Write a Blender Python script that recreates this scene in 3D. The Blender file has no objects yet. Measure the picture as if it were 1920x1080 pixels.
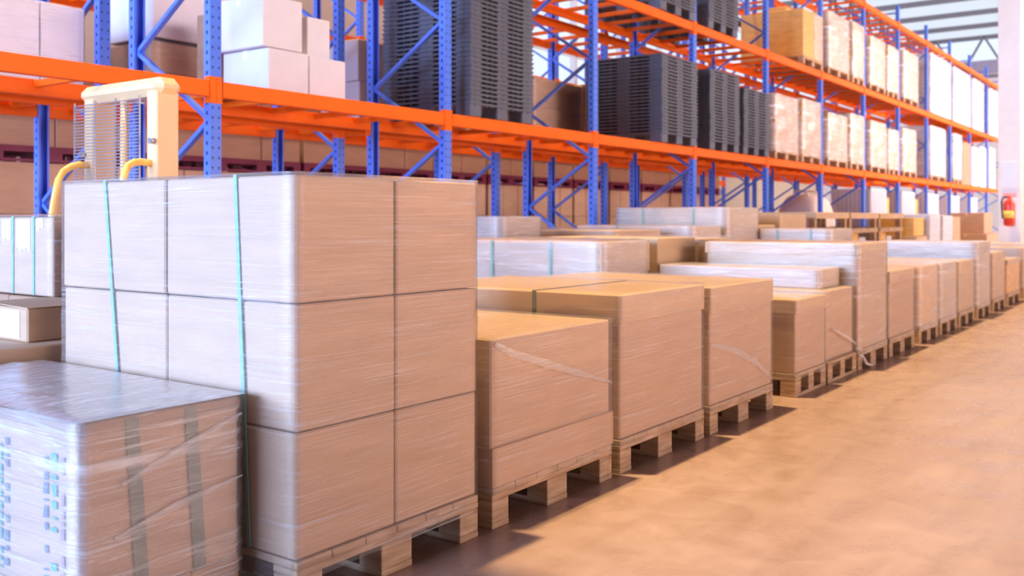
import bpy, bmesh, math, random
from mathutils import Vector, Matrix, noise as mnoise
random.seed(7)
C = bpy.context.scene.collection
sc = bpy.context.scene
# World frame: X = -v (v = distance from the aisle axis towards the racks), Y = u (along the aisle), Z up.
ORD = ['first', 'second', 'third', 'fourth', 'fifth', 'sixth', 'seventh', 'eighth', 'ninth', 'tenth', 'eleventh', 'twelfth',
       'thirteenth', 'fourteenth', 'fifteenth', 'sixteenth', 'seventeenth', 'eighteenth', 'nineteenth', 'twentieth', 'twenty-first',
       'twenty-second', 'twenty-third', 'twenty-fourth', 'twenty-fifth', 'twenty-sixth', 'twenty-seventh', 'twenty-eighth']

# ------------------------------------------------------------------ materials
def mat(name):
    m = bpy.data.materials.new(name); m.use_nodes = True
    nt = m.node_tree
    for n in list(nt.nodes):
        nt.nodes.remove(n)
    out = nt.nodes.new('ShaderNodeOutputMaterial')
    return m, nt, out

def nd(nt, typ, ins=None, **kw):
    n = nt.nodes.new(typ)
    for k, v in kw.items():
        setattr(n, k, v)
    for k, v in (ins or {}).items():
        if hasattr(v, 'is_output') or isinstance(v, bpy.types.NodeSocket):
            nt.links.new(v, n.inputs[k])
        else:
            n.inputs[k].default_value = v
    return n

def rgba(c):
    return (c[0], c[1], c[2], 1.0)

def ramp(nt, fac, p0, p1, c0=(0, 0, 0), c1=(1, 1, 1)):
    r = nt.nodes.new('ShaderNodeValToRGB')
    r.color_ramp.elements[0].position = p0; r.color_ramp.elements[1].position = p1
    r.color_ramp.elements[0].color = rgba(c0); r.color_ramp.elements[1].color = rgba(c1)
    nt.links.new(fac, r.inputs['Fac'])
    return r

def coords(nt, scale=(1, 1, 1), rot=(0, 0, 0)):
    tc = nt.nodes.new('ShaderNodeTexCoord')
    mp = nd(nt, 'ShaderNodeMapping', {'Vector': tc.outputs['Object'], 'Scale': scale, 'Rotation': rot})
    return mp.outputs['Vector']

def mixcol(nt, fac, a, b, blend='MIX'):
    m = nt.nodes.new('ShaderNodeMix'); m.data_type = 'RGBA'; m.blend_type = blend
    ins = [s for s in m.inputs if s.type == 'RGBA']; outs = [s for s in m.outputs if s.type == 'RGBA']
    if isinstance(fac, (int, float)):
        m.inputs[0].default_value = fac
    else:
        nt.links.new(fac, m.inputs[0])
    for s, v in zip(ins, (a, b)):
        if isinstance(v, tuple):
            s.default_value = rgba(v)
        else:
            nt.links.new(v, s)
    return outs[0]

def plain(name, col, rough=.5, metal=0.0, var=.06, vscale=(6, 6, 6), bump=0.0, bscale=80, spec=.5):
    m, nt, out = mat(name)
    nz = nd(nt, 'ShaderNodeTexNoise', {'Vector': coords(nt, vscale), 'Scale': 1.0, 'Detail': 4.0})
    lo = tuple(c * (1 - var) for c in col); hi = tuple(min(1, c * (1 + var)) for c in col)
    cr = ramp(nt, nz.outputs['Fac'], .3, .7, lo, hi)
    b = nd(nt, 'ShaderNodeBsdfPrincipled', {'Base Color': cr.outputs['Color'], 'Roughness': rough, 'Metallic': metal, 'Specular IOR Level': spec})
    if bump:
        n2 = nd(nt, 'ShaderNodeTexNoise', {'Vector': coords(nt), 'Scale': float(bscale), 'Detail': 3.0})
        bp = nd(nt, 'ShaderNodeBump', {'Height': n2.outputs['Fac'], 'Strength': bump, 'Distance': .002})
        nt.links.new(bp.outputs['Normal'], b.inputs['Normal'])
    nt.links.new(b.outputs['BSDF'], out.inputs['Surface'])
    return m

def wood(name, col, dark):
    m, nt, out = mat(name)
    nz = nd(nt, 'ShaderNodeTexNoise', {'Vector': coords(nt, (5, 5, 40)), 'Scale': 1.0, 'Detail': 5.0, 'Distortion': .6})
    n2 = nd(nt, 'ShaderNodeTexNoise', {'Vector': coords(nt, (9, 9, 9)), 'Scale': 1.0, 'Detail': 3.0})
    a = ramp(nt, nz.outputs['Fac'], .35, .7, dark, col)
    k = ramp(nt, n2.outputs['Fac'], .28, .4, (.6, .5, .42), (1, 1, 1))
    c = mixcol(nt, 1.0, a.outputs['Color'], k.outputs['Color'], 'MULTIPLY')
    b = nd(nt, 'ShaderNodeBsdfPrincipled', {'Base Color': c, 'Roughness': .8})
    bp = nd(nt, 'ShaderNodeBump', {'Height': nz.outputs['Fac'], 'Strength': .4, 'Distance': .003})
    nt.links.new(bp.outputs['Normal'], b.inputs['Normal'])
    nt.links.new(b.outputs['BSDF'], out.inputs['Surface'])
    return m

def film(name, base, streak, gloss=.5, top_light=0.0, tint=(.93, .93, .95), rough=.22, zs=70., dist=.004):
    """Stretch wrap: clear sheet, whiter along its folds and in painted glare streaks, glossy."""
    m, nt, out = mat(name)
    geo = nt.nodes.new('ShaderNodeNewGeometry')
    side = nd(nt, 'ShaderNodeTexNoise', {'Vector': coords(nt, (2.2, 2.2, zs), (.10, .12, 0)), 'Scale': 1.0, 'Detail': 6.0, 'Roughness': .62, 'Distortion': .9})
    top = nd(nt, 'ShaderNodeTexNoise', {'Vector': coords(nt, (45, 4, 4), (0, 0, .35)), 'Scale': 1.0, 'Detail': 5.0, 'Distortion': 1.2})
    tc = nt.nodes.new('ShaderNodeTexCoord')
    sx = nd(nt, 'ShaderNodeSeparateXYZ', {'Vector': tc.outputs['Normal']})
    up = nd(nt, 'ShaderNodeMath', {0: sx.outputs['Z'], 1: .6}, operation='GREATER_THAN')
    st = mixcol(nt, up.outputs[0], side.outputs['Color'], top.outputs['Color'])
    bw = nd(nt, 'ShaderNodeRGBToBW', {'Color': st})
    sh = ramp(nt, bw.outputs['Val'], .5, .68)
    broad = nd(nt, 'ShaderNodeTexNoise', {'Vector': coords(nt, (2.5, 2.5, 4), (.2, .3, .1)), 'Scale': 1.0, 'Detail': 2.0})
    br = ramp(nt, broad.outputs['Fac'], .35, .7)
    f1 = nd(nt, 'ShaderNodeMath', {0: sh.outputs['Color'], 1: br.outputs['Color']}, operation='MULTIPLY')
    f2 = nd(nt, 'ShaderNodeMath', {0: f1.outputs[0], 1: streak}, operation='MULTIPLY')
    f3 = nd(nt, 'ShaderNodeMath', {0: f2.outputs[0], 1: base}, operation='ADD', use_clamp=True)
    if top_light:
        ta = nd(nt, 'ShaderNodeMath', {0: up.outputs[0], 1: top_light}, operation='MULTIPLY')  # whitens upward faces, painting in the pale light on top
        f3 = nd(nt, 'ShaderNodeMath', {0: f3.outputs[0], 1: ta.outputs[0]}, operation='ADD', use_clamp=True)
    bp = nd(nt, 'ShaderNodeBump', {'Height': bw.outputs['Val'], 'Strength': .55, 'Distance': dist})
    tr = nt.nodes.new('ShaderNodeBsdfTransparent')
    df = nd(nt, 'ShaderNodeBsdfPrincipled', {'Base Color': rgba(tint), 'Roughness': .35, 'Normal': bp.outputs['Normal']})
    m1 = nd(nt, 'ShaderNodeMixShader', {0: f3.outputs[0], 1: tr.outputs[0], 2: df.outputs[0]})
    gl = nd(nt, 'ShaderNodeBsdfGlossy', {'Color': (1, 1, 1, 1), 'Roughness': rough, 'Normal': bp.outputs['Normal']})
    fr = nd(nt, 'ShaderNodeFresnel', {'IOR': 1.5, 'Normal': bp.outputs['Normal']})
    g = nd(nt, 'ShaderNodeMath', {0: fr.outputs[0], 1: gloss}, operation='MULTIPLY', use_clamp=True)
    m2 = nd(nt, 'ShaderNodeMixShader', {0: g.outputs[0], 1: m1.outputs[0], 2: gl.outputs[0]})
    nt.links.new(m2.outputs[0], out.inputs['Surface'])
    return m

def concrete(name):
    m, nt, out = mat(name)
    v = coords(nt)
    a = nd(nt, 'ShaderNodeTexNoise', {'Vector': v, 'Scale': .9, 'Detail': 8.0, 'Roughness': .62, 'Distortion': .7})
    b_ = nd(nt, 'ShaderNodeTexNoise', {'Vector': v, 'Scale': 5.0, 'Detail': 6.0, 'Roughness': .6, 'Distortion': .8})
    s = nd(nt, 'ShaderNodeTexNoise', {'Vector': coords(nt, (7, 1.2, 1)), 'Scale': 1.0, 'Detail': 5.0, 'Distortion': .5})
    c1 = ramp(nt, a.outputs['Fac'], .3, .7, (.46, .30, .235), (.57, .39, .32))
    c2 = ramp(nt, b_.outputs['Fac'], .22, .66, (.80, .75, .70), (1, 1, 1))
    c3 = ramp(nt, s.outputs['Fac'], .25, .55, (.86, .82, .78), (1, 1, 1))
    col = mixcol(nt, 1.0, c1.outputs['Color'], c2.outputs['Color'], 'MULTIPLY')
    col = mixcol(nt, 1.0, col, c3.outputs['Color'], 'MULTIPLY')
    rr = ramp(nt, b_.outputs['Fac'], .3, .7, (.20, .20, .20), (.40, .40, .40))
    p = nd(nt, 'ShaderNodeBsdfPrincipled', {'Base Color': col, 'Roughness': rr.outputs['Color'], 'Specular IOR Level': .45})
    bp = nd(nt, 'ShaderNodeBump', {'Height': b_.outputs['Fac'], 'Strength': .05, 'Distance': .003})
    nt.links.new(bp.outputs['Normal'], p.inputs['Normal'])
    nt.links.new(p.outputs[0], out.inputs['Surface'])
    return m

def emit(name, col, s):
    m, nt, out = mat(name)
    e = nd(nt, 'ShaderNodeEmission', {'Color': rgba(col), 'Strength': s})
    nt.links.new(e.outputs[0], out.inputs['Surface'])
    return m

def translucent(name, col):
    m, nt, out = mat(name)
    w = nd(nt, 'ShaderNodeTexWave', {'Vector': coords(nt, (1, 1, 1)), 'Scale': 1.6, 'Distortion': 0.0})
    cr = ramp(nt, w.outputs['Fac'], .0, 1., tuple(c * .85 for c in col), col)
    d = nd(nt, 'ShaderNodeBsdfDiffuse', {'Color': cr.outputs['Color']})
    t = nd(nt, 'ShaderNodeBsdfTranslucent', {'Color': cr.outputs['Color']})
    x = nd(nt, 'ShaderNodeMixShader', {0: .75, 1: d.outputs[0], 2: t.outputs[0]})
    nt.links.new(x.outputs[0], out.inputs['Surface'])
    return m

M = dict(
    card=plain('cardboard', (.60, .395, .255), .8, var=.07, vscale=(3, 3, 18), bump=.15, bscale=120),
    card2=plain('cardboard_light', (.64, .44, .28), .8, var=.06, vscale=(3, 3, 14), bump=.15, bscale=120),
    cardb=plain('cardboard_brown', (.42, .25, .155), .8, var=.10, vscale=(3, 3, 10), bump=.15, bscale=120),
    gold=plain('golden_sack_paper_warm_lit', (.80, .46, .14), .6, var=.14, vscale=(4, 4, 14), bump=.3, bscale=30),  # golden goods, with warm lamp light also put into the colour
    white=plain('white_carton', (.70, .68, .74), .6, var=.03, bump=.1, bscale=120),
    wood=wood('pallet_wood', (.66, .47, .31), (.42, .27, .16)),
    wood2=wood('pallet_wood_far', (.62, .43, .27), (.40, .25, .15)),
    maroon=plain('maroon_pallet_paint', (.22, .025, .075), .5, var=.15),
    black=plain('black_plastic', (.105, .115, .155), .40, var=.15, spec=.6),
    blue=plain('blue_rack_paint', (.09, .21, .88), .32, var=.05, spec=.6),
    hole=plain('rack_slot_shadow', (.006, .012, .05), .8),
    orange=plain('orange_rack_paint', (.97, .150, .002), .5, var=.04, spec=.25),
    cream=plain('cream_machine_paint', (.86, .60, .33), .35, var=.03),
    yellow=plain('yellow_handle_paint', (.90, .55, .13), .3, var=.03),
    steel=plain('steel_wire', (.45, .46, .52), .3, .8),
    rubber=plain('dark_rubber', (.02, .02, .02), .7),
    strap=plain('green_strapping', (.24, .47, .42), .4, var=.15, vscale=(20, 20, 60)),
    strapd=plain('grey_green_strapping', (.17, .21, .16), .45, var=.2, vscale=(20, 20, 60)),
    paper=plain('white_label_paper', (.85, .86, .9), .5, var=.02),
    inkb=plain('blue_print_ink', (.10, .16, .42), .5), inkt=plain('teal_print_ink', (.05, .40, .62), .5), inkr=plain('mauve_print_ink', (.45, .25, .48), .5),
    floor=concrete('concrete_floor'),
    film=film('clear_stretch_film', .08, .45, zs=110),
    filmw=film('layered_stretch_film', .30, .75, gloss=.8, rough=.25, zs=45, dist=.008),
    filmh=film('heavy_wrinkled_film', .22, .95, top_light=.35, gloss=1.0, rough=.16, zs=55, dist=.010),
    filmx=film('film_with_painted_highlights', .40, 1.2, gloss=1.0, rough=.25, zs=30, dist=.012, tint=(.95, .90, .92)),  # whiter base paints in the highlights on the shelf wraps
    filmw2=film('clear_film_with_bright_folds', .10, .75, gloss=.9, zs=50, dist=.008),
    crease=film('twisted_film_fold', .30, .5, gloss=.8, zs=120),
    sack=plain('bulk_bag_fabric', (.90, .68, .58), .8, var=.05, bump=.4, bscale=40),
    colp=plain('cream_column_paint', (.92, .84, .76), .5, var=.03),
    red=plain('extinguisher_red', (.72, .05, .03), .3), ylab=plain('yellow_extinguisher_label', (.9, .62, .12), .4),
    siding=plain('tan_wall_siding', (.62, .48, .36), .7, var=.04),
    wallw=plain('white_wall_panel', (.82, .78, .78), .6, var=.03),
    mauve=plain('mauve_wall_band', (.42, .36, .48), .6), dgrey=plain('roof_steel', (.20, .18, .20), .5, .2),
    roof=emit('translucent_roof_daylight', (.80, .88, 1.0), 1.0),
    sky=emit('daylight_pane', (.72, .84, 1.0), 1.25),
)

# ------------------------------------------------------------------ mesh helpers (u, v, z) -> (-v, u, z)
class MB:
    def __init__(s):
        s.bm = bmesh.new()
    def box(s, u0, u1, v0, v1, z0, z1, bev=0.0, mi=0, taper=None):
        t = taper or 0.0
        vs = []
        for z, k in ((z0, 0), (z1, t)):
            for u, v in ((u0 + k, v0 + k), (u1 - k, v0 + k), (u1 - k, v1 - k), (u0 + k, v1 - k)):
                vs.append(s.bm.verts.new((-v, u, z)))
        fs = [(3, 2, 1, 0), (4, 5, 6, 7), (0, 1, 5, 4), (1, 2, 6, 5), (2, 3, 7, 6), (3, 0, 4, 7)]
        faces = [s.bm.faces.new([vs[i] for i in f]) for f in fs]
        for f in faces:
            f.material_index = mi
        if bev:
            es = list({e for f in faces for e in f.edges})
            r = bmesh.ops.bevel(s.bm, geom=es, offset=bev, segments=1, affect='EDGES', profile=.5)
            for f in r['faces']:
                f.material_index = mi
        return s
    def bar(s, a, b, w, t, mi=0, upv=(0, 0, 1)):
        """Rectangular bar from a to b, points (u,v,z); w across, t along upv."""
        A = Vector((-a[1], a[0], a[2])); B = Vector((-b[1], b[0], b[2]))
        d = (B - A).normalized(); U = Vector((-upv[1], upv[0], upv[2]))
        sd = d.cross(U).normalized(); up = sd.cross(d).normalized()
        vs = []
        for P in (A, B):
            for i, j in ((-1, -1), (1, -1), (1, 1), (-1, 1)):
                vs.append(s.bm.verts.new(P + sd * (i * w / 2) + up * (j * t / 2)))
        for f in [(0, 1, 2, 3), (7, 6, 5, 4), (0, 4, 5, 1), (1, 5, 6, 2), (2, 6, 7, 3), (3, 7, 4, 0)]:
            s.bm.faces.new([vs[i] for i in f]).material_index = mi
        return s
    def tube(s, pts, r, n=10, mi=0):
        P = [Vector((-p[1], p[0], p[2])) for p in pts]
        rings = []
        ref = Vector((.3, .5, .81))
        for i, p in enumerate(P):
            d = (P[min(i + 1, len(P) - 1)] - P[max(i - 1, 0)]).normalized()
            x = d.cross(ref).normalized(); y = d.cross(x)
            rr = r[i] if isinstance(r, (list, tuple)) else r
            rings.append([s.bm.verts.new(p + (x * math.cos(2 * math.pi * k / n) + y * math.sin(2 * math.pi * k / n)) * rr) for k in range(n)])
        for a, b in zip(rings, rings[1:]):
            for k in range(n):
                f = s.bm.faces.new([a[k], a[(k + 1) % n], b[(k + 1) % n], b[k]]); f.smooth = True; f.material_index = mi
        for ring in (rings[0], rings[-1]):
            s.bm.faces.new(ring).material_index = mi
        return s
    def prism(s, poly, z0, z1, mi=0):
        """Vertical extrusion of a (u, v) outline."""
        a = [s.bm.verts.new((-v, u, z0)) for u, v in poly]; b = [s.bm.verts.new((-v, u, z1)) for u, v in poly]
        n = len(poly)
        s.bm.faces.new(a); s.bm.faces.new(list(reversed(b)))
        for i in range(n):
            s.bm.faces.new([a[i], b[i], b[(i + 1) % n], a[(i + 1) % n]]).material_index = mi
        return s
    def quad(s, pts, mi=0):
        s.bm.faces.new([s.bm.verts.new((-p[1], p[0], p[2])) for p in pts]).material_index = mi
        return s
    def mesh(s, name, mats):
        bmesh.ops.recalc_face_normals(s.bm, faces=s.bm.faces)
        me = bpy.data.meshes.new(name); s.bm.to_mesh(me); s.bm.free()
        for m in (mats if isinstance(mats, (list, tuple)) else [mats]):
            me.materials.append(m)
        return me
    def build(s, name, mats, parent=None):
        return link(name, s.mesh(name, mats), parent)

def link(name, me, parent=None, loc=None):
    o = bpy.data.objects.new(name, me); C.objects.link(o)
    if parent is not None:
        o.parent = parent
    if loc:
        o.location = (-loc[1], loc[0], loc[2])
    return o

def tag(o, label=None, cat=None, group=None, kind=None):
    for k, v in (('label', label), ('category', cat), ('group', group), ('kind', kind)):
        if v:
            o[k] = v
    return o

def thing(name, label, cat, u, v, z=0.0, group=None, rz=0.0):
    o = bpy.data.objects.new(name, None); C.objects.link(o)
    o.empty_display_size = .1
    o.location = (-v, u, z); o.rotation_euler = (0, 0, rz)
    return tag(o, label, cat, group)

def copy_tree(o, parent=None):
    c = o.copy(); C.objects.link(c)
    if parent is not None:
        c.parent = parent
    for ch in list(o.children):
        copy_tree(ch, c)
    return c

def struct(o):
    o['kind'] = 'structure'; return o

def B(u0, u1, v0, v1, z0, z1, bev=0.0):
    return MB().box(u0, u1, v0, v1, z0, z1, bev)

# ------------------------------------------------------------------ pallet loads (local frame: near corner at 0,0; u along, v deep)
def wood_pallet(root, W, D, full=True, turn=False, m='wood', name='pallet'):
    """EUR style pallet. turn: bottom boards run along the aisle instead of across it."""
    bb, sb = (W, D) if not turn else (D, W)
    def pb(u0, u1, v0, v1, z0, z1, bev=.003):
        return B(u0, u1, v0, v1, z0, z1, bev) if not turn else B(v0, v1, u0, u1, z0, z1, bev)
    bottoms = [(0, .1), (bb / 2 - .07, bb / 2 + .07), (bb - .1, bb)]
    rows = [(0, .1), (sb / 2 - .05, sb / 2 + .05), (sb - .1, sb)]
    nb = max(3, int((bb + .012) / .122))
    decks = [(i * bb / nb + .0015, (i + 1) * bb / nb - .0015) for i in range(nb)]
    if full:
        p = bpy.data.objects.new(name, None); C.objects.link(p); p.parent = root; p.empty_display_size = .1
        for a, b in bottoms:
            pb(a, b, 0, sb, 0, .022).build('bottom_board', M[m], p)
            for c, d in rows:
                pb(a + .001, b - .001, c + .001, d - .001, .022, .10).build('block', M[m], p)
        for c, d in rows:
            pb(0, bb, c, d, .10, .122).build('stringer_board', M[m], p)
        for a, b in decks:
            pb(a, b, 0, sb, .122, .144).build('deck_board', M[m], p)
    else:
        k = MB()
        def kb(u0, u1, v0, v1, z0, z1):
            k.box(*((u0, u1, v0, v1) if not turn else (v0, v1, u0, u1)), z0, z1)
        for a, b in bottoms:
            kb(a, b, 0, sb, 0, .022)
            for c, d in rows:
                kb(a + .001, b - .001, c + .001, d - .001, .022, .10)
        for c, d in rows:
            kb(0, bb, c, d, .10, .122)
        for a, b in decks:
            kb(a, b, 0, sb, .122, .144)
        p = k.build(name, M[m], root)
    return p

def cartons(root, W, D, z0, layers, nu, nv, m='card', gap=.004, jit=.004, tape=False, u0=0.0, v0=0.0, name='carton'):
    z = z0
    for li, hgt in enumerate(layers):
        cu, cv = W / nu, D / nv
        for i in range(nu):
            for j in range(nv):
                ju, jv = random.uniform(-jit, jit), random.uniform(-jit, jit)
                o = B(u0 + i * cu + gap / 2 + max(0, ju), u0 + (i + 1) * cu - gap / 2 + min(0, ju), v0 + j * cv + gap / 2 + max(0, jv),
                      v0 + (j + 1) * cv - gap / 2 + min(0, jv), z + .001, z + hgt - gap * .6, .005).build(name, M[m], root)
        z += hgt
    return z

def wrap(root, W, D, z0, z1, seed=0, m='film', step=.035, zstep=.025, amp=.004, big=.008, off=.007, top=True, u0=0.0, v0=0.0, bulge=0.0, ragged=.02):
    """Stretch film: a wrinkled sheet round four sides and over the top."""
    bm = bmesh.new()
    per = []
    nu, nv = max(4, int(W / step)), max(4, int(D / step))
    e = off
    def sidepts(a, b, n, nrm):
        for i in range(n):
            t = i / n
            per.append((a[0] + (b[0] - a[0]) * t, a[1] + (b[1] - a[1]) * t, nrm, t))
    c = .006
    sidepts((c, -e), (W - c, -e), nu, (0, -1)); sidepts((W + e, c), (W + e, D - c), nv, (1, 0))
    sidepts((W - c, D + e), (c, D + e), nu, (0, 1)); sidepts((-e, D - c), (-e, c), nv, (-1, 0))
    nz = max(4, int((z1 - z0) / zstep))
    rows = []
    for k in range(nz + 1):
        row = []
        for i, (u, v, nr, t) in enumerate(per):
            zl = z0 + ragged * mnoise.noise(Vector((u * 3, v * 3, seed)))
            z = zl + (z1 + e * .6 - zl) * k / nz
            s = u * 1.6 + v * 1.6
            d = amp * mnoise.noise(Vector((s * 1.2 + seed, nr[0] * 3 + nr[1] * 7, z * 22 + s * 2.0)))
            d += big * max(0, mnoise.noise(Vector((u * 2.5 + seed * 3, v * 2.5, z * 2.5)))) * math.sin(math.pi * min(1, max(0, t)))
            d += bulge * math.sin(math.pi * t) * (.6 + .5 * mnoise.noise(Vector((u * 4 + seed, v * 4, z * 5.)))) * math.sin(math.pi * (k / nz * .9 + .05)) ** .5
            row.append(bm.verts.new((-(v0 + v + nr[1] * d), u0 + u + nr[0] * d, z)))
        rows.append(row)
    n = len(per)
    for a, b in zip(rows, rows[1:]):
        for i in range(n):
            bm.faces.new([a[i], a[(i + 1) % n], b[(i + 1) % n], b[i]])
    if top:
        g = []
        for i in range(nu + 1):
            r = []
            for j in range(nv + 1):
                u, v = -e + (W + 2 * e) * i / nu, -e + (D + 2 * e) * j / nv
                edge = 0 if i in (0, nu) or j in (0, nv) else 1
                z = z1 + e * .6 + edge * (amp * 1.2 * abs(mnoise.noise(Vector((u * 14 + v * 5, v * 3 - u, seed)))) + amp * .5)
                r.append(bm.verts.new((-(v0 + v), u0 + u, z)))
            g.append(r)
        for i in range(nu):
            for j in range(nv):
                bm.faces.new([g[i][j], g[i + 1][j], g[i + 1][j + 1], g[i][j + 1]])
    for f in bm.faces:
        f.smooth = True
    bmesh.ops.recalc_face_normals(bm, faces=bm.faces)
    me = bpy.data.meshes.new('stretch_wrap'); bm.to_mesh(me); bm.free(); me.materials.append(M[m])
    return link('stretch_wrap', me, root)

def fold(root, pts, w, m='crease', seed=1, n=(0, -1, 0)):
    """A gathered ribbon of film lying across a face (points u, v, z; n = outward normal of the face)."""
    N = 36; N3 = Vector((-n[1], n[0], n[2])); P = []
    for k in range(N + 1):
        t = k / N * (len(pts) - 1); i = min(int(t), len(pts) - 2); q = t - i
        a = [pts[i][c] + (pts[i + 1][c] - pts[i][c]) * q for c in range(3)]
        P.append(Vector((-a[1], a[0], a[2])))
    bm = bmesh.new(); rows = []
    for k, p in enumerate(P):
        d = (P[min(k + 1, N)] - P[max(k - 1, 0)]).normalized(); sd = d.cross(N3).normalized()
        ww = w * (.35 + .9 * math.sin(math.pi * min(1, .06 + .94 * k / N)) ** .8) * (1 + .35 * mnoise.noise(Vector((k * .45, seed, 0))))
        rows.append([bm.verts.new(p + sd * ww * x + N3 * (.004 * (1 - x * x) + .0025 * mnoise.noise(Vector((k * .5, x * 4, seed))))) for x in (-1, -.55, -.15, .25, .6, 1)])
    for a, b in zip(rows, rows[1:]):
        for q in range(5):
            bm.faces.new([a[q], a[q + 1], b[q + 1], b[q]]).smooth = True
    me = bpy.data.meshes.new('film_fold'); bm.to_mesh(me); bm.free(); me.materials.append(M[m])
    return link('film_fold', me, root)

# =================================================================== SETTING
fl = B(-6, 60, -14, 16, -.2, 0).build('floor', M['floor']); struct(fl)

# end wall and side wall
struct(B(48, 48.2, -14, 16, 0, 7.7).build('wall_end', M['wallw']))
struct(B(47.9, 48.2, -14, 16, 7.7, 8.3).build('trim_1', M['mauve']))
struct(B(48, 48.2, -14, 16, 8.3, 9.4).build('window_1', M['sky']))
struct(B(-6, 48, 15.6, 15.8, 0, 3.0).build('wall_left', M['siding']))
struct(B(-6, 19, 15.6, 15.8, 3.0, 9.0).build('wall_left_upper', M['siding']))
w = MB()
for i in range(11):
    u = 19 + i * 2.8
    w.box(u, u + .16, 15.5, 15.8, 3.0, 9.0)
for z in (3.0, 6.0, 8.8):
    w.box(19, 48, 15.5, 15.8, z, z + .14)
struct(w.build('window_frame', M['wallw']))
struct(B(19, 48, 15.68, 15.72, 3.0, 9.0).build('window_2', M['sky']))
# roof over the far end of the hall (the part the picture can see)
r = MB()
nseg = 140
for i in range(nseg):
    v0 = -13.8 + i * 29.4 / nseg; v1 = v0 + 29.4 / nseg
    za, zb = 9.25 + .035 * (i % 2), 9.25 + .035 * ((i + 1) % 2)
    r.quad([(31, v0, za), (47.9, v0, za), (47.9, v1, zb), (31, v1, zb)])
struct(r.build('ceiling', M['roof']))
for i in range(6):
    u = 32.2 + i * 2.9
    struct(B(u, u + .10, -13.8, 15.5, 9.05, 9.24).build('roof_purlin', M['dgrey']))
for vv in (10.2,):
    t = MB()
    t.box(31, 47.9, vv - .06, vv + .06, 8.7, 8.84); t.box(31, 47.9, vv - .06, vv + .06, 7.0, 7.1)
    for i in range(8):
        u = 31.5 + i * 2.0
        t.bar((u, vv, 7.05), (u + 1.0, vv, 8.75), .10, .10, upv=(0, 1, 0)); t.bar((u + 1.0, vv, 8.75), (u + 2.0, vv, 7.05), .10, .10, upv=(0, 1, 0))
    struct(t.build('roof_truss', M['dgrey']))
t = MB()
for i in range(7):
    v = 1.0 + i * 1.9
    t.bar((44.5, v, 7.1), (44.5, v + .95, 8.8), .09, .09, upv=(1, 0, 0)); t.bar((44.5, v + .95, 8.8), (44.5, v + 1.9, 7.1), .09, .09, upv=(1, 0, 0))
t.box(44.44, 44.56, 1, 14.5, 7.04, 7.16)
struct(t.build('roof_truss', M['dgrey']))

struct(B(-6, 1.70, .5, 15.5, 7.0, 7.15).build('sun_blocker_panel', M['wallw']))  # added panel out of view, keeps the sun off the near left goods
struct(B(1.55, 1.70, .5, 15.5, 6.7, 7.0).build('sun_blocker_edge', M['dgrey']))  # edge of the added sun-blocking panel

# column with sign and extinguisher
CU, CV = 17.8, 2.50
struct(B(CU, CU + .34, CV, CV + .345, 0, 9.4, .01).build('column', M['colp']))
tag(B(CU - .012, CU - .001, CV + .05, CV + .29, 1.62, 2.05, .002).build('sign_board', M['paper']), 'plain white sign board on the cream column above the fire extinguisher', 'sign')
ex = thing('fire_extinguisher', 'red fire extinguisher hanging on the cream column at the aisle end', 'fire extinguisher', CU - .09, CV + .17, .98)
k = MB()
k.tube([(0, 0, 0), (0, 0, .015), (0, 0, .36), (0, 0, .40), (0, 0, .43), (0, 0, .45)], [.05, .078, .078, .066, .035, .028], 18)
k.build('cylinder_body', M['red'], ex)
MB().tube([(0, 0, .13), (0, 0, .25)], .0795, 18).build('printed_label', M['ylab'], ex)
k = MB(); k.tube([(0, 0, .45), (0, 0, .50)], .025, 10); k.box(-.015, .015, -.10, .09, .49, .515, .003); k.box(-.012, .012, -.09, .09, .525, .545, .003)
k.build('valve_handle', M['red'], ex)
MB().tube([(0, .03, .48), (0, .09, .47), (0, .11, .40), (0, .10, .25), (0, .09, .12)], .012, 8).build('hose', M['rubber'], ex)
B(.078, .088, -.05, .05, .1, .4).build('wall_bracket', M['steel'], ex)

# =================================================================== RACKS
FR = [1.72, 4.50, 7.21, 10.0, 12.78, 15.61, 18.43, 21.26, 24.12, 27.0, 29.85, 32.7, 35.55, 38.4]
LV = [2.13, 3.93, 5.80]
def upright_mesh(z1, face):
    """C section post; its web faces the aisle (face=-1: towards smaller v), with two columns of slots."""
    w2, d, t = .05, .075, .006
    k = MB()
    s = -face
    pts = [(-w2, 0), (w2, 0), (w2, s * d), (w2 - .018, s * d), (w2 - .018, s * (d - t)), (w2 - t, s * (d - t)), (w2 - t, s * t),
           (-w2 + t, s * t), (-w2 + t, s * (d - t)), (-w2 + .018, s * (d - t)), (-w2 + .018, s * d), (-w2, s * d)]
    k.prism(pts, 0.012, z1)
    z = .12
    while z < z1 - .06:
        for du in (-.028, .028):
            k.quad([(du - .005, face * .0012, z), (du + .005, face * .0012, z), (du + .005, face * .0012, z + .018), (du - .005, face * .0012, z + .018)], 1)
        for sgn in (-1, 1):
            k.quad([(sgn * (w2 + .0012), s * .028, z + .03), (sgn * (w2 + .0012), s * .046, z + .03), (sgn * (w2 + .0012), s * .046, z + .058), (sgn * (w2 + .0012), s * .028, z + .058)], 1)
        z += .075
    k.box(-.075, .075, min(-face * -.02, s * .10), max(-face * -.02, s * .10), 0, .012)
    return k.mesh('upright', [M['blue'], M['hole']])
ZT = 6.22
UPF, UPB = upright_mesh(ZT, -1), upright_mesh(ZT, 1)
def brace_mesh(d, up):
    a, b = ((0, .06, 0), (0, d - .06, .60)) if up else ((0, .06, .60), (0, d - .06, 0))
    return MB().bar(a, b, .032, .045, upv=(1, 0, 0)).mesh('brace', M['blue'])
BRU, BRD = brace_mesh(1.05, True), brace_mesh(1.05, False)
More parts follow.
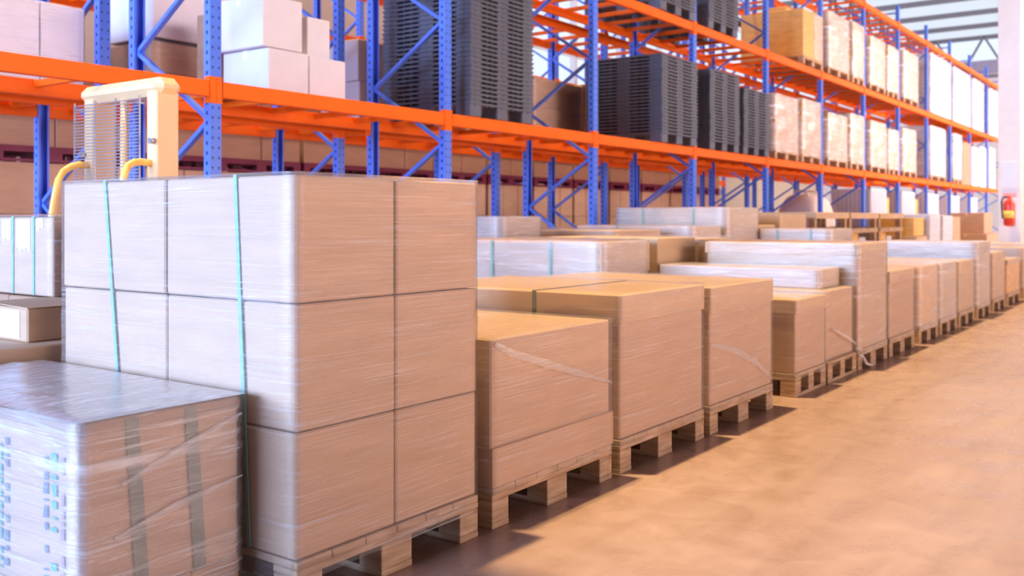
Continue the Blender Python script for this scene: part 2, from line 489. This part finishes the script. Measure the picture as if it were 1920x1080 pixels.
BRH = MB().bar((0, .06, 0), (0, .99, 0), .032, .045, upv=(1, 0, 0)).mesh('brace', M['blue'])
def beam_mesh(L):
    k = MB()
    k.box(.055, L - .055, 0, .045, -.12, 0, .004); k.box(.055, L - .055, .045, .062, -.12, -.035)
    return k.mesh('beam', M['orange'])
def conn_mesh():
    k = MB(); k.box(-.052, .060, -.008, -.0015, -.17, .03, .002); k.box(.0515, .060, -.008, .055, -.17, .03)
    for z in (-.13, -.02):
        k.tube([(0, -.014, z), (0, -.006, z)], .010, 8)
    return k.mesh('beam_connector', M['orange'])
CONN = conn_mesh()
def conn_r():
    k = MB(); k.box(-.060, -.001, -.008, -.0015, -.17, .03, .002); k.box(-.060, -.0515, -.008, .055, -.17, .03)
    return k.mesh('beam_connector', M['orange'])
CONR = conn_r()
def conn_l():
    k = MB(); k.box(.001, .060, -.008, -.0015, -.17, .03, .002); k.box(.0515, .060, -.008, .055, -.17, .03)
    for z in (-.13, -.02):
        k.tube([(.03, -.014, z), (.03, -.006, z)], .010, 8)
    return k.mesh('beam_connector', M['orange'])
CONL = conn_l()
BARM = MB().box(-.02, .02, .05, 1.00, -.062, -.012, .003).mesh('support_bar', M['orange'])

def rack_row(V, frames, label_of, group, detail=True, levels=LV):
    for k, u in enumerate(frames):
        root = thing('pallet_rack', label_of(k), 'rack', u, V, 0, group)
        link('upright', UPF, root); link('upright', UPB, root, (0, 1.05, 0))
        if detail:
            z = .64
            i = 0
            while z + .6 < ZT:
                link('brace', BRU if i % 2 == 0 else BRD, root, (0, 0, z)); z += .6; i += 1
            link('brace', BRH, root, (0, 0, .3)); link('brace', BRH, root, (0, 0, 6.05))
        else:
            mb = MB(); z = .64; i = 0
            while z + .6 < ZT:
                a, b = ((0, .06, z), (0, .99, z + .6)) if i % 2 == 0 else ((0, .06, z + .6), (0, .99, z))
                mb.bar(a, b, .032, .045, upv=(1, 0, 0)); z += .6; i += 1
            mb.build('bracing', M['blue'], root)
        if k == len(frames) - 1:
            break
        L = frames[k + 1] - u
        bm_ = beam_mesh(L)
        for z in levels:
            for front in (True, False):
                b = link('beam', bm_, root)
                b.location = (0, 0, z) if front else (-1.05, L, z)
                b.rotation_euler = (0, 0, 0) if front else (0, 0, math.pi)
                if detail or front:
                    link('beam_connector', CONL, b); link('beam_connector', CONR, b, (L, 0, 0))
            nb = 5
            for j in range(nb):
                link('support_bar', BARM, root, (L * (j + .5) / nb, 0, z))

rack_row(6.0, FR, lambda k: 'blue and orange pallet rack bay of the front row, %s from the left' % ORD[k] if k < len(FR) - 1 else 'single closing frame at the far end of the front rack row', 'front rack row bays')
rack_row(7.48, FR[:11], lambda k: 'blue and orange rack bay directly behind the front row, %s from the left' % ORD[k], 'second rack row bays', False)
FR3 = [5.2 + 2.8 * i for i in range(8)]
rack_row(10.75, FR3, lambda k: 'blue rack bay in the rearmost row before the tan wall, %s from the left' % ORD[k], 'rearmost rack row bays', False, [2.13, 3.93])

# =================================================================== BLACK PLASTIC PALLETS
def plastic_pallet_mesh(foot, pitch):
    """1.1 x 1.2 deck with rim, ribs and nine hollow feet below it."""
    W, D, t = 1.1, 1.2, .022
    k = MB()
    z1 = foot + t
    k.box(0, W, 0, D, foot, z1, .004)
    k.box(.0, W, -.006, .004, z1 - .012, z1); k.box(-.006, .004, 0, D, z1 - .012, z1)
    for i in range(3):
        for j in range(3):
            u0 = (0.01, W / 2 - .09, W - .19)[i]; v0 = (0.01, D / 2 - .09, D - .19)[j]
            k.box(u0, u0 + .18, v0, v0 + .18, 0, foot, 0)
    for q in range(1, 12):
        k.box(W * q / 12 - .006, W * q / 12 + .006, .002, .02, foot - .012, foot); k.box(.002, .02, D * q / 12 - .006, D * q / 12 + .006, foot - .012, foot)
    return k.mesh('plastic_pallet', M['black'])
PITCH = .0475
PPB, PPS = plastic_pallet_mesh(.118, .14), plastic_pallet_mesh(PITCH - .022, PITCH)
def pallet_stack(u, v, z, n, where, rz=0.0):
    for i in range(n):
        o = link('plastic_pallet', PPB if i == 0 else PPS)
        zz = z if i == 0 else z + .14 + (i - 1) * PITCH
        o.location = (-v + random.uniform(-.005, .005), u + random.uniform(-.006, .006), zz + .001)
        tag(o, 'black plastic pallet, %s from bottom of the %s' % (ORD[i], where), 'pallet', 'black plastic pallets ' + where)
pallet_stack(7.50, 5.95, 2.13, 28, 'tallest stack, beside white cartons')
pallet_stack(11.55, 5.90, 2.13, 23, 'first shelf stack behind two posts')
pallet_stack(13.15, 5.93, 2.13, 23, 'middle first shelf stack')
pallet_stack(14.42, 5.93, 2.13, 20, 'low stack beside golden wrapped loads')
pallet_stack(11.60, 5.95, 3.93, 6, 'short second shelf stack')
pallet_stack(13.15, 5.95, 3.93, 14, 'second shelf stack near golden carton')

# =================================================================== GOODS ON THE RACKS
def carton_mesh(W, D, H, m='white'):
    k = MB(); k.box(0, W, 0, D, 0, H, .006)
    return k.mesh('carton', M[m])
def white_carton(u, v, z, W, D, H, label, m='white', cat='carton', group=None, rz=0.0, name='carton', tape=True):
    o = link(name, carton_mesh(W, D, H, m), None, (u, v, z + .001)); o.rotation_euler.z = rz
    tag(o, label, cat, group)
    if tape:
        t = MB(); t.box(.0, W, D / 2 - .025, D / 2 + .025, H + .0005, H + .0018); t.box(-.0018, -.0005, D / 2 - .025, D / 2 + .025, H - .07, H + .0018)
        t.build('packing_tape', M['card2'] if m != 'white' else M['paper'], o)
    return o
G = 'white cartons stacked on the first shelf'
white_carton(5.13, 6.16, 2.13, .43, .58, .36, 'white carton at the lower left of the shelf pile', group=G)
white_carton(5.57, 6.16, 2.13, .42, .58, .35, 'white carton at the lower right of the shelf pile, light seam beside it', group=G)
white_carton(5.07, 6.16, 2.495, .42, .60, .42, 'large white carton on top of the shelf pile at its left', group=G)
white_carton(5.60, 6.22, 2.486, .26, .45, .34, 'small white carton on top of the shelf pile at its right', group=G)
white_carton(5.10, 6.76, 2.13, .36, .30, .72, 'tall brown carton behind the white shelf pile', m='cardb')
# wrapped loads on the second row's shelf
def shelf_load(label, u, v, z, W, D, H, m, fm='film', nu=2, layers=None, group=None, bulge=.0, pal=True, pm='wood2', top=None, name='wrapped_load', amp=.006):
    r = thing(name, label, 'pallet load', u, v, z + (.002 if z else 0), group)
    z0 = 0
    if pal:
        wood_pallet(r, W, D, False, m=pm); z0 = .144
    n = layers or 3
    cartons(r, W, D, z0, [(H - z0) / n] * n, nu, 1, m, jit=.008)
    if fm:
        wrap(r, W, D, z0 - .03 if pal else .025, H, seed=u * 3.1 + z, m=fm, step=.09, zstep=.07, amp=amp, big=.012, bulge=bulge)
    return r
shelf_load('clear wrapped whitish carton load on the shelf at the far upper left', 2.9, 7.62, 2.13, 1.50, .85, .72, 'white', nu=4, layers=1, pal=False)
r = shelf_load('brown film wrapped cartons under a large white carton on the rear shelf', 5.03, 7.6, 2.13, .98, .75, .56, 'card', nu=2, layers=2, pal=False)
white_carton(5.03, 7.6, 2.725, .98, .70, .62, 'large white carton lying on brown wrapped cartons, upper left', group=None)
white_carton(7.62, 7.62, 2.13, .7, .62, .50, 'lower tall white carton between blue posts left of the dark pallet stack', m='white')
white_carton(7.60, 7.62, 2.635, .7, .60, .46, 'upper tall white carton between blue posts left of the dark pallet stack', m='white')
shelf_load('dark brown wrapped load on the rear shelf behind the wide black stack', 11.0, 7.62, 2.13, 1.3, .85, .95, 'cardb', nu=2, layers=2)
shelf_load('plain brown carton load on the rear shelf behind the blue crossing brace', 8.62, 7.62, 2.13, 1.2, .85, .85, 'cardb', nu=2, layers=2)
white_carton(12.345, 7.64, 2.13, .35, .5, 1.0, 'small golden carton on the rear shelf beside the wide black stack', m='gold')
# golden and white wrapped loads
GL = 'wrapped loads on the first shelf beyond the black pallets'
L1 = [(15.82, 16.96), (17.16, 18.22), (18.62, 19.86), (20.08, 21.06), (21.55, 22.80), (23.0, 23.90), (24.32, 25.6)]
for i, (a, b) in enumerate(L1):
    shelf_load('golden load in white shiny wrap on the first shelf, %s after the black pallets' % ORD[i], a, 5.95, 2.13, b - a, 1.15, 1.10 + .07 * math.sin(i * 2.3), 'gold', 'filmx', 2, 5, GL, bulge=.085, amp=.034)
L1b = [(27.2, 28.95), (30.05, 31.15)]
for i, (a, b) in enumerate(L1b):
    shelf_load('tall white wrapped load on the first shelf, %s past the golden ones' % ORD[i], a, 5.95, 2.13, b - a, 1.1, 1.45, 'white', 'filmw', 2, 4, 'white wrapped loads on the first shelf', bulge=.05, amp=.02)
shelf_load('dark brown tall carton block on the first shelf near the far end', 31.4, 5.98, 2.13, 1.2, 1.0, 1.30, 'cardb', None, 1, 1, pal=False)
for i, a in enumerate((33.0, 34.3, 36.0)):
    o = B(0, 1.0, 0, .9, 0, 1.25 + .08 * i, .02).build('white_crate', M['white']); o.location = (-6.0, a, 2.131)
    tag(o, 'plain white crate on the first shelf at the far end, %s of three' % ORD[i], 'crate', 'white crates at the far end')
gold = thing('golden_carton_load', 'large golden carton on a wooden pallet on the second shelf', 'pallet load', 17.22, 5.95, 3.93)
wood_pallet(gold, 1.1, 1.2, False, m='wood2'); cartons(gold, 1.1, 1.2, .144, [.86], 1, 1, 'gold')
wrap(gold, .48, 1.2, .15, 1.0, 3, 'filmw', .09, .07, u0=.6)
B(.1, .9, .35, .75, 1.005, 1.10, .01).build('folded_sheet', M['gold'], gold)
L2 = [(18.65, 19.98), (20.22, 21.05), (21.5, 22.70), (22.92, 23.88), (24.38, 25.8)]
for i, (a, b) in enumerate(L2):
    shelf_load('golden load in white wrap on the second shelf, %s right of the big golden carton' % ORD[i], a, 5.95, 3.93, b - a, 1.15, 1.20 + .06 * math.sin(i * 1.9), 'gold', 'filmx', 2, 5, 'wrapped loads on the second shelf', bulge=.085, amp=.034)
for i, (a, b) in enumerate([(27.2, 29.6), (30.06, 32.4), (32.9, 34.6), (35.76, 37.4)]):
    shelf_load('tall white wrapped load on the second shelf, %s past the golden ones' % ORD[i], a, 5.95, 3.93, b - a, 1.1, 1.58, 'white', 'filmw', 2, 4, 'white wrapped loads on the second shelf', bulge=.05, amp=.02, pal=False)

# =================================================================== FLOOR ROW BY THE AISLE
G = 'wrapped pallet loads along the aisle'
VA = 2.05
# A0: low load in the near left corner
r = thing('wrapped_pallet_load', 'low film wrapped carton load in the near left corner, blue print on its end', 'pallet load', 1.275, 2.225, 0, G)
wood_pallet(r, .475, 1.1)
cartons(r, .475, 1.08, .144, [.445], 1, 1, 'card')
B(-.002, .477, -.002, 1.082, .565, .594, .004).build('lid', M['cardb'], r)
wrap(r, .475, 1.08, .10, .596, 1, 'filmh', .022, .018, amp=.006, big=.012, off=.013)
for u in (.135, .310):
    MB().bar((u, -.0045, .592), (u + .03, -.0045, .148), .038, .004, upv=(0, 1, 0)).build('strap', M['strapd'], r)
pr = MB(); random.seed(3)
for (vv, wd, mi) in ((.070, .014, 2), (.105, .026, 1), (.148, .016, 0), (.345, .020, 0), (.380, .03, 1)):
    z = .16 + random.random() * .02
    while z < .50:
        hh = random.choice((.006, .012, .02, .03))
        if random.random() < .8:
            pr.quad([(-.0035, vv, z), (-.0035, vv + wd * random.choice((.6, 1, 1.3)), z), (-.0035, vv + wd, z + hh), (-.0035, vv, z + hh)], mi)
        z += hh + random.choice((.006, .012, .02))
pr.build('printed_marks', [M['inkb'], M['inkt'], M['inkr']], r)
fold(r, [(.08, -.016, .30), (.27, -.018, .345), (.47, -.016, .375)], .008, seed=2)
fold(r, [(.10, -.016, .43), (.28, -.018, .49), (.47, -.014, .55)], .010, seed=3)

# A1: tall strapped stack of twelve cartons
r = thing('wrapped_pallet_load', 'tallest load of twelve stacked cartons with green straps, nearest to the camera', 'pallet load', 1.80, VA - .006, 0, G)
wood_pallet(r, .82, 1.22)
random.seed(5)
cartons(r, .82, 1.21, .146, [.357, .360, .363], 2, 2, 'card', gap=.006, jit=.004, v0=.004)
wrap(r, .82, 1.21, .09, 1.228, 2, 'film', .03, .022, amp=.003, big=.006, v0=.004)
for a, b in ((.946, .82), (.264, .20)):
    k = MB(); k.bar((-.0015, b, .15), (-.0015, a, 1.229), .014, .003, upv=(1, 0, 0)); k.bar((-.002, a, 1.2275), (.82, a, 1.2275), .014, .003)
    k.build('strap', M['strap'], r)

# A2: short plain load with a tray
r = thing('wrapped_pallet_load', 'short wide carton load with open pallet blocks right beside the tallest stack', 'pallet load', 2.70, VA - .006, 0, G)
wood_pallet(r, .84, 1.2)
B(.006, .836, .012, 1.17, .155, .672, .006).build('carton', M['card'], r)
B(-.002, .845, -.004, 1.19, .146, .285, .003).build('base_tray', M['card'], r)
wrap(r, .845, 1.17, .12, .674, 3, 'film', .03, .022, amp=.003, u0=0, v0=-.004, big=.006)
fold(r, [(.02, .004, .655), (.12, -.002, .61), (.5, -.004, .50), (.845, .004, .405)], .012, seed=8)

def lid_load(label, u, W, top, lid, seed, full=True, D=1.2, straps=(), m='card', lm='card2', fm='film', step=.035, v=VA - .006, turn=False, lidc='card2'):
    r = thing('wrapped_pallet_load', label, 'pallet load', u, v, 0, G)
    wood_pallet(r, W, D, full, turn)
    B(.010, W - .010, .008, D - .02, .146, top - .004, .006).build('carton', M[m], r)
    if lid:
        B(.0, W, -.002, D - .005, top - lid, top, .005).build('lid', M[lidc], r)
    wrap(r, W, D - .02, .115, top + .002, seed, fm, step, .03, amp=.005, big=.012, v0=-.002, off=.008)
    for a in straps:
        k = MB(); k.bar((-.002, a, .15), (-.002, a, top + .002), .018, .003, upv=(1, 0, 0)); k.bar((0, a, top + .002), (W, a, top + .002), .018, .003)
        k.build('strap', M['strapd'], r)
    return r
r = lid_load('clear wrapped load with shallow lid and grey strap, just right of the short wide load', 3.61, .85, .77, .125, 4, straps=(.45,))
r = lid_load('lidded load with a pale diagonal film fold across its aisle face', 4.53, .87, .75, .13, 5)
fold(r, [(.01, .006, .46), (.3, -.002, .40), (.6, -.004, .30), (.87, .004, .17)], .016, seed=9)
r = lid_load('narrow wrapped load on a closed frame pallet with its end face showing', 5.78, .575, .60, .09, 6, turn=True, D=.8)
r = thing('wrapped_pallet_load', 'narrow wrapped load with loose film tail and a higher carton tier set back', 'pallet load', 6.40, VA - .006, 0, G)
wood_pallet(r, .64, 1.2, True, True)
B(.01, .63, .03, 1.19, .146, .612, .006).build('carton', M['card'], r)
B(.20, .63, .12, 1.35, .616, .745, .006).build('carton', M['card2'], r)
wrap(r, .64, 1.18, .11, .615, 7, 'film', .035, .03, amp=.006, v0=.02, big=.014, off=.008)
wrap(r, .43, 1.23, .62, .747, 17, 'filmw', .035, .03, u0=.20, v0=.12)
fold(r, [(.1, .0, .36), (.4, -.01, .27), (.66, .0, .19)], .010, seed=10)
MB().tube([(.63, 0, .14), (.70, -.03, .10), (.72, -.05, .05), (.78, -.07, .035), (.80, -.09, .05)], [.012, .009, .010, .008, .004], 8).build('film_tail', M['crease'], r)
r = lid_load('tall pale load with white wrapped end, standing above its neighbours halfway along the aisle', 7.08, .78, .915, .085, 8, fm='filmw2', m='card2')
lid_load('wrapped load just right of the tall pale one, with a sloping film corner', 7.92, .80, .68, .10, 9, full=False, fm='film')
lid_load('film wrapped load, second right of the tall pale one', 8.88, .74, .675, .0, 10, full=False, fm='filmw', m='gold', step=.06)
lid_load('film wrapped load, third right of the tall pale one', 9.69, .76, .67, .0, 11, full=False, fm='filmw', m='card2', step=.06)
lid_load('film wrapped load, fourth right of the tall pale one', 10.55, .80, .665, .0, 12, full=False, fm='film', m='card2', step=.06)
lid_load('higher load with a long white wrapped end face further down the aisle', 11.48, .80, .835, .06, 13, full=False, fm='filmw', m='card2', step=.06, D=1.05)
lid_load('tan load right after the long white ended load', 12.45, .85, .70, .0, 14, full=False, fm='film', m='card2', step=.08)
lid_load('low tan load with stacked sheets, second after the long white ended load', 13.45, 1.0, .58, .06, 15, full=False, fm='film', m='gold', step=.08)
lid_load('tan load cut by the right picture edge', 14.75, 1.1, .70, .0, 16, full=False, fm='film', m='card2', step=.08)
lid_load('farthest tan load in the aisle row, beside the cream column', 16.2, 1.1, .72, .0, 18, full=False, fm='film', m='card2', step=.08)

# =================================================================== ROWS BEHIND
# left middle: plain carton, labelled carton, strapped load
tag(B(1.20, 2.13, 3.38, 3.98, 0, .645, .006).build('carton', M['card']), 'large plain tan carton on the floor behind the near left load', 'carton')
o = link('labelled_carton', carton_mesh(.31, .42, .125, 'card'), None, (1.795, 3.49, .646)); tag(o, 'flat carton with white paper labels lying on the large plain carton', 'carton')
MB().box(-.0022, -.0006, .05, .34, .012, .115).build('paper_label', M['paper'], o)
MB().box(.13, .30, -.0022, -.0006, .012, .112).build('paper_label', M['paper'], o)
for a in (0.0, .21):
    MB().bar((.155, a + .0, .132 if a else .126), (.155, a + .21, .126 if a else .132), .31, .003, upv=(0, 0, 1)).build('flap', M['card2'], o)
r = thing('carton_pallet_load', 'brown carton load on a pallet supporting the strapped load, left edge', 'pallet load', 2.16, 3.98, 0)
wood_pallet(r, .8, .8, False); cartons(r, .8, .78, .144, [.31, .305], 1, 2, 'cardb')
r = thing('strapped_carton', 'film wrapped load with green straps and torn white labels at the left edge', 'pallet load', 2.18, 4.02, .761)
B(0, .75, 0, .72, .001, .345, .006).build('carton', M['card'], r)
for a in (.16, .34, .56):
    k = MB(); k.bar((-.0028, a, 0.004), (-.0028, a, .349), .018, .003, upv=(1, 0, 0)); k.bar((0, a, .3478), (.75, a, .3478), .018, .003); k.build('strap', M['strap'], r)
for (a, b, z0, z1) in ((.19, .31, .20, .335), (.08, .14, .29, .34), (.36, .44, .25, .335), (.46, .52, .22, .33), (.50, .62, .10, .19)):
    lb = MB(); n = 6
    for q in range(n):
        zz = z0 + random.uniform(-.012, .012)
        lb.box(-.0022, -.0008, a + (b - a) * q / n, a + (b - a) * (q + 1) / n, zz, z1)
    lb.build('paper_label', M['paper'], r)
wrap(r, .75, .72, 0.004, .352, 21, 'film', .04, .03, ragged=.0)

GB = 'wrapped loads in the row behind the aisle row'
def back_load(label, u, v, W, D, top, m='card', fm='film', lid=.06, straps=(), lidc='card2', nu=1, step=.06, sm='strap', group=GB, amp=.006):
    r = thing('wrapped_pallet_load', label, 'pallet load', u, v, 0, group)
    wood_pallet(r, W, D, False)
    cartons(r, W, D, .146, [(top - .146)], nu, 1, m)
    if lid:
        B(-.006, W + .006, -.006, D + .006, top - lid, top + .002, .004).build('lid', M[lidc], r)
    if fm:
        wrap(r, W, D, .12, top + .003, u * 2.7, fm, step, .05, amp=amp, off=.020)
    for a in straps:
        k = MB(); k.bar((-.024, a, .15), (-.024, a, top + .01), .022, .003, upv=(1, 0, 0)); k.build('strap', M[sm], r)
    return r
back_load('wrapped load with a white film end and one green strap behind the aisle row', 5.83, 3.45, .70, 1.2, .925, 'card', 'filmw', .22, (.95, .42), amp=.012)
back_load('plain tan load just right of the green strapped load', 6.68, 3.45, .68, 1.1, .95, 'card2', None, 0)
back_load('low load tucked between the plain tan load and the tall pale load', 7.55, 3.50, .6, 1.1, .93, 'card2', 'film', 0)
back_load('flat white wrapped load with two green straps beyond the tall pale load', 11.1, 3.52, .85, .84, .965, 'card2', 'filmw', 0, (.22, .62))
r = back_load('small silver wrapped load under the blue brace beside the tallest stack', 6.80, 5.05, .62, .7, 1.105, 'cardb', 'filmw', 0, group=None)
back_load('flat topped brown load in front of the blue rack posts', 8.10, 4.65, .98, 1.15, .985, 'card', 'film', 0, group=None)
back_load('long carton load with a bright white end, lower of the two stepped loads', 9.30, 4.40, .74, 1.42, 1.01, 'card2', 'filmw', 0, (.9,), group=None)
back_load('long carton load with a white end, higher of the two stepped loads', 10.19, 4.40, .95, 1.42, 1.215, 'card2', 'filmw', 0, (.40, 1.05), group=None)
back_load('tan carton load beside the higher stepped load', 11.88, 4.40, .98, 1.3, 1.16, 'card2', None, 0, group=None)
white_carton(11.20, 4.42, 0, .55, .55, 1.02, 'slim tan carton upright between the higher stepped load and the next tan load', m='card2')
# slatted crates
for i, u in enumerate((13.2, 14.8, 16.4)):
    r = thing('slatted_crate', 'wooden slatted crate in front of the rack, %s of three from the left' % ORD[i], 'crate', u, 4.4, 0, 'slatted crates in front of the rack')
    for a in (0, 1.36):
        for b in (0, .9):
            B(a, a + .09, b, b + .09, 0, 1.10, .003).build('post', M['wood2'], r)
    for z in (.05, .35, .62, .88):
        k = MB(); k.box(0, 1.45, -.02, 0, z, z + .07); k.box(-.02, 0, 0, .99, z, z + .07); k.box(0, 1.45, .99, 1.01, z, z + .07); k.build('slat', M['wood2'], r)
    B(-.03, 1.48, -.03, 1.02, 1.10, 1.19, .004).build('lid', M['card2'], r)
    for q in range(3):
        B(.13 + q * .40, .46 + q * .40, .12, .85, .02, .96 - .08 * q, .01).build('packed_goods', M['white'] if q != 1 else M['gold'], r)
white_carton(17.05 + 1.0, 4.2, 0, .8, .8, .78, 'pale wrapped carton block under the orange carton at the far middle', m='card2')
white_carton(18.07, 4.25, .785, .75, .7, .33, 'orange carton on a pale block at the far middle', m='gold')
shelf_load('white wrapped upright load right of the orange carton', 19.1, 4.2, 0, .85, .8, 1.18, 'white', 'filmw', 1, 3, pal=False)
shelf_load('second white wrapped upright load, beside the blue post at the far middle', 20.2, 4.2, 0, .85, .8, 1.16, 'white', 'filmw', 1, 3, pal=False)
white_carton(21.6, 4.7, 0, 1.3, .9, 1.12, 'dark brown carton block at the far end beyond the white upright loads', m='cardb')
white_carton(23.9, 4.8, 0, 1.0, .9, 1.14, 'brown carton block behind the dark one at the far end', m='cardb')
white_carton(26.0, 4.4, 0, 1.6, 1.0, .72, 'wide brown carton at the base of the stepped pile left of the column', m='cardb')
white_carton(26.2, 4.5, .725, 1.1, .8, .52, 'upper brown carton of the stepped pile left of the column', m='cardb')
# bulk bag
bm = bmesh.new(); bmesh.ops.create_icosphere(bm, subdivisions=4, radius=1)
for vtx in bm.verts:
    p = vtx.co.copy(); q = Vector((math.copysign(abs(p.x) ** .6, p.x), math.copysign(abs(p.y) ** .6, p.y), math.copysign(abs(p.z) ** .75, p.z)))
    d = 1 + .06 * mnoise.noise(p * 2.2)
    vtx.co = Vector((q.x * .5 * d, q.y * .62 * d, .80 + q.z * .80))
    vtx.co.z = max(.002, vtx.co.z)
for f in bm.faces:
    f.smooth = True
me = bpy.data.meshes.new('bulk_bag'); bm.to_mesh(me); bm.free(); me.materials.append(M['sack'])
bb = link('bulk_bag', me, None, (19.3, 6.62, 0)); tag(bb, 'bulging pinkish bulk bag on the floor under the rack', 'bag')
for s in (-1, 1):
    MB().tube([(s * .3, -.2, 1.50), (s * .3, -.1, 1.66), (s * .3, .1, 1.66), (s * .3, .2, 1.50)], .02, 8).build('lifting_loop', M['sack'], bb)
# floor level goods beneath the racks far away
for i, u in enumerate((22.2, 24.9, 27.6, 30.4, 33.2)):
    o = MB()
    o.box(0, 1.25, 0, .9, 0, 1.78, .01)
    for q in range(9):
        o.box(.05 + q * .13, .10 + q * .13, -.015, .0, .05, 1.74); o.box(-.015, 0, .03 + q * .095, .07 + q * .095, .05, 1.74)
    ob = o.build('ribbed_container', M['white']); ob.location = (-6.12, u, 0)
    tag(ob, 'white ribbed container on the floor under the far rack, %s from the left' % ORD[i], 'container', 'ribbed containers under the far rack')
for i, u in enumerate((23.46, 26.25)):
    white_carton(u, 6.2, 0, .55, .8, 1.6, ('slim orange carton between the first two ribbed containers', 'slim orange carton between the second and third ribbed containers')[i], m='gold')

# block stacked loads on maroon pallets behind the racks
def maroon_stack(i, u):
    r = thing('block_stacked_load', 'tan floor load behind the racks below a maroon pallet, %s from the left' % ORD[i], 'pallet load', u, 9.1, 0, 'lower loads of the maroon pallet rows')
    wood_pallet(r, 1.2, 1.0, False, m='wood2'); cartons(r, 1.2, 1.0, .144, [.50, .50, .50], 3, 1, 'card', gap=.012)
    r2 = thing('block_stacked_load', 'tan carton load on a maroon pallet behind the racks, %s from the left' % ORD[i], 'pallet load', u, 9.1, 1.646, 'upper loads on maroon pallets')
    wood_pallet(r2, 1.2, 1.0, False, m='maroon'); cartons(r2, 1.2, 1.0, .144, [.42, .42], 2, 1, 'card', gap=.012)
    k = MB(); k.box(0, 1.2, -.004, 0, .09, .15); k.box(0, 1.2, -.004, 0, 0, .025); k.build('pallet_edge', M['maroon'], r2)
for i in range(14):
    maroon_stack(i, 3.1 + i * 1.26)

# =================================================================== STACKER behind the tall load
s = thing('pallet_stacker', 'cream hand stacker with wire mesh guard and yellow handles behind the tallest load', 'stacker', 3.2, 4.80, 0)
def post(v0, v1):
    k = MB(); k.box(0, .15, v0, v1, .08, 1.83, .01); return k
post(0, .10).build('mast_post', M['cream'], s); post(.65, .75).build('mast_post', M['cream'], s)
MB().tube([(.03, .36, .2), (.03, .36, 1.80)], .025, 12).build('lift_cylinder', M['cream'], s)
k = MB(); k.box(-.01, .16, -.03, .80, 1.80, 1.905, .04); k.build('top_crossbar', M['cream'], s)
g = MB()
for i in range(62):
    z = .62 + i * .019
    g.bar((-.045, .10, z), (-.045, .78, z), .006, .006)
for v in (.10, .34, .56, .78):
    g.bar((-.040, v, .60), (-.040, v, 1.80), .007, .007, upv=(0, 1, 0))
for v in (.12, .76):
    for z in (.8, 1.3, 1.76):
        g.bar((-.045, v, z), (.0, v, z), .012, .012)
g.build('mesh_guard', M['steel'], s)
for v, zz in ((.02, 1.55), (.74, 1.50)):
    MB().tube([(-.03, v, zz - .01), (.0, v, zz - .01)], .018, 10).build('guard_bolt', M['steel'], s)
def arc(pts):
    return pts
MB().tube([(0, .06, 1.415), (-.06, .06, 1.42), (-.10, .06, 1.415), (-.135, .06, 1.395), (-.155, .06, 1.36), (-.165, .06, 1.32), (-.17, .06, 1.10), (-.155, .06, 1.05), (-.10, .06, 1.02), (0, .06, 1.02)], .021, 12).build('handle', M['yellow'], s)
MB().tube([(0, .70, 1.425), (-.06, .70, 1.425), (-.11, .70, 1.41), (-.155, .70, 1.38), (-.185, .70, 1.33), (-.205, .70, 1.24), (-.225, .70, 1.12), (-.22, .70, 1.05), (-.19, .70, 1.02), (-.12, .70, 1.0), (0, .70, 1.0)], .021, 12).build('handle', M['yellow'], s)
B(-.30, .0, .05, .70, .10, .58, .03).build('motor_cover', M['cream'], s)
for v in (.12, .50):
    B(.0, 1.0, v, v + .15, .07, .13, .01).build('fork', M['rubber'], s)
for u, v in ((-.22, .06), (-.22, .64), (.95, .19), (.95, .57)):
    MB().tube([(u, v - .03, .075), (u, v + .03, .075)], .072, 16).build('wheel', M['rubber'], s)

# =================================================================== LIGHT
def area(name, loc, to, sx, sy, power, col, spread=180):
    L = bpy.data.lights.new(name, 'AREA'); L.shape = 'RECTANGLE'; L.size = sx; L.size_y = sy; L.energy = power; L.color = col; L.spread = math.radians(spread)
    o = bpy.data.objects.new(name, L); C.objects.link(o)
    a = Vector((-loc[1], loc[0], loc[2])); b = Vector((-to[1], to[0], to[2]))
    o.location = a; o.rotation_euler = (b - a).to_track_quat('-Z', 'Y').to_euler()
    return o
S = bpy.data.lights.new('sun', 'SUN'); S.energy = 5.2; S.color = (1.0, .73, .37); S.angle = math.radians(1.6)
so = bpy.data.objects.new('sun', S); C.objects.link(so); so.rotation_euler = Vector((.16, .10, -1)).to_track_quat('-Z', 'Y').to_euler()
area('unseen_cool_daylight', (-18, 9.0, 4.6), (10, 6.0, 1.5), 15, 8.0, 14500, (.39, .58, 1.0))  # added out of view for the cool daylight on the end faces
area('aisle_face_fill', (13, -13, .85), (13, 2, .85), 34, 1.6, 2050, (1.0, .71, .67))  # added fill that brightens the aisle faces; no such door is known
area('far_end_fill', (33, -5, 6.0), (33, 6, 2.5), 22, 3, 2300, (1.0, .82, .78), 110)  # added fill that overexposes the far end; no lamps are modelled there
area('rack_fill', (11, -9, 3.9), (11, 6, 3.7), 26, 1.6, 310, (1.0, .84, .86), 38)  # added fill to brighten the racks; no window is known on that side
wd = bpy.data.worlds.new('world'); sc.world = wd; wd.use_nodes = True
bg = wd.node_tree.nodes['Background']; bg.inputs[0].default_value = (.78, .70, .74, 1); bg.inputs[1].default_value = .025

# =================================================================== CAMERA
cd = bpy.data.cameras.new('camera'); cam = bpy.data.objects.new('camera', cd); C.objects.link(cam)
cam.location = (0, 0, 1.1); cam.rotation_euler = (math.radians(90), 0, math.radians(35.96))
cd.sensor_width = 36; cd.lens = 33.71; cd.shift_y = -130 / 1920; cd.clip_end = 300
cd.dof.use_dof = True; cd.dof.focus_distance = 3.3; cd.dof.aperture_fstop = 3.2
sc.camera = cam
sc.view_settings.view_transform = 'Standard'; sc.view_settings.look = 'None'; sc.view_settings.gamma = 1; sc.view_settings.exposure = 0
sc.view_settings.use_curve_mapping = False
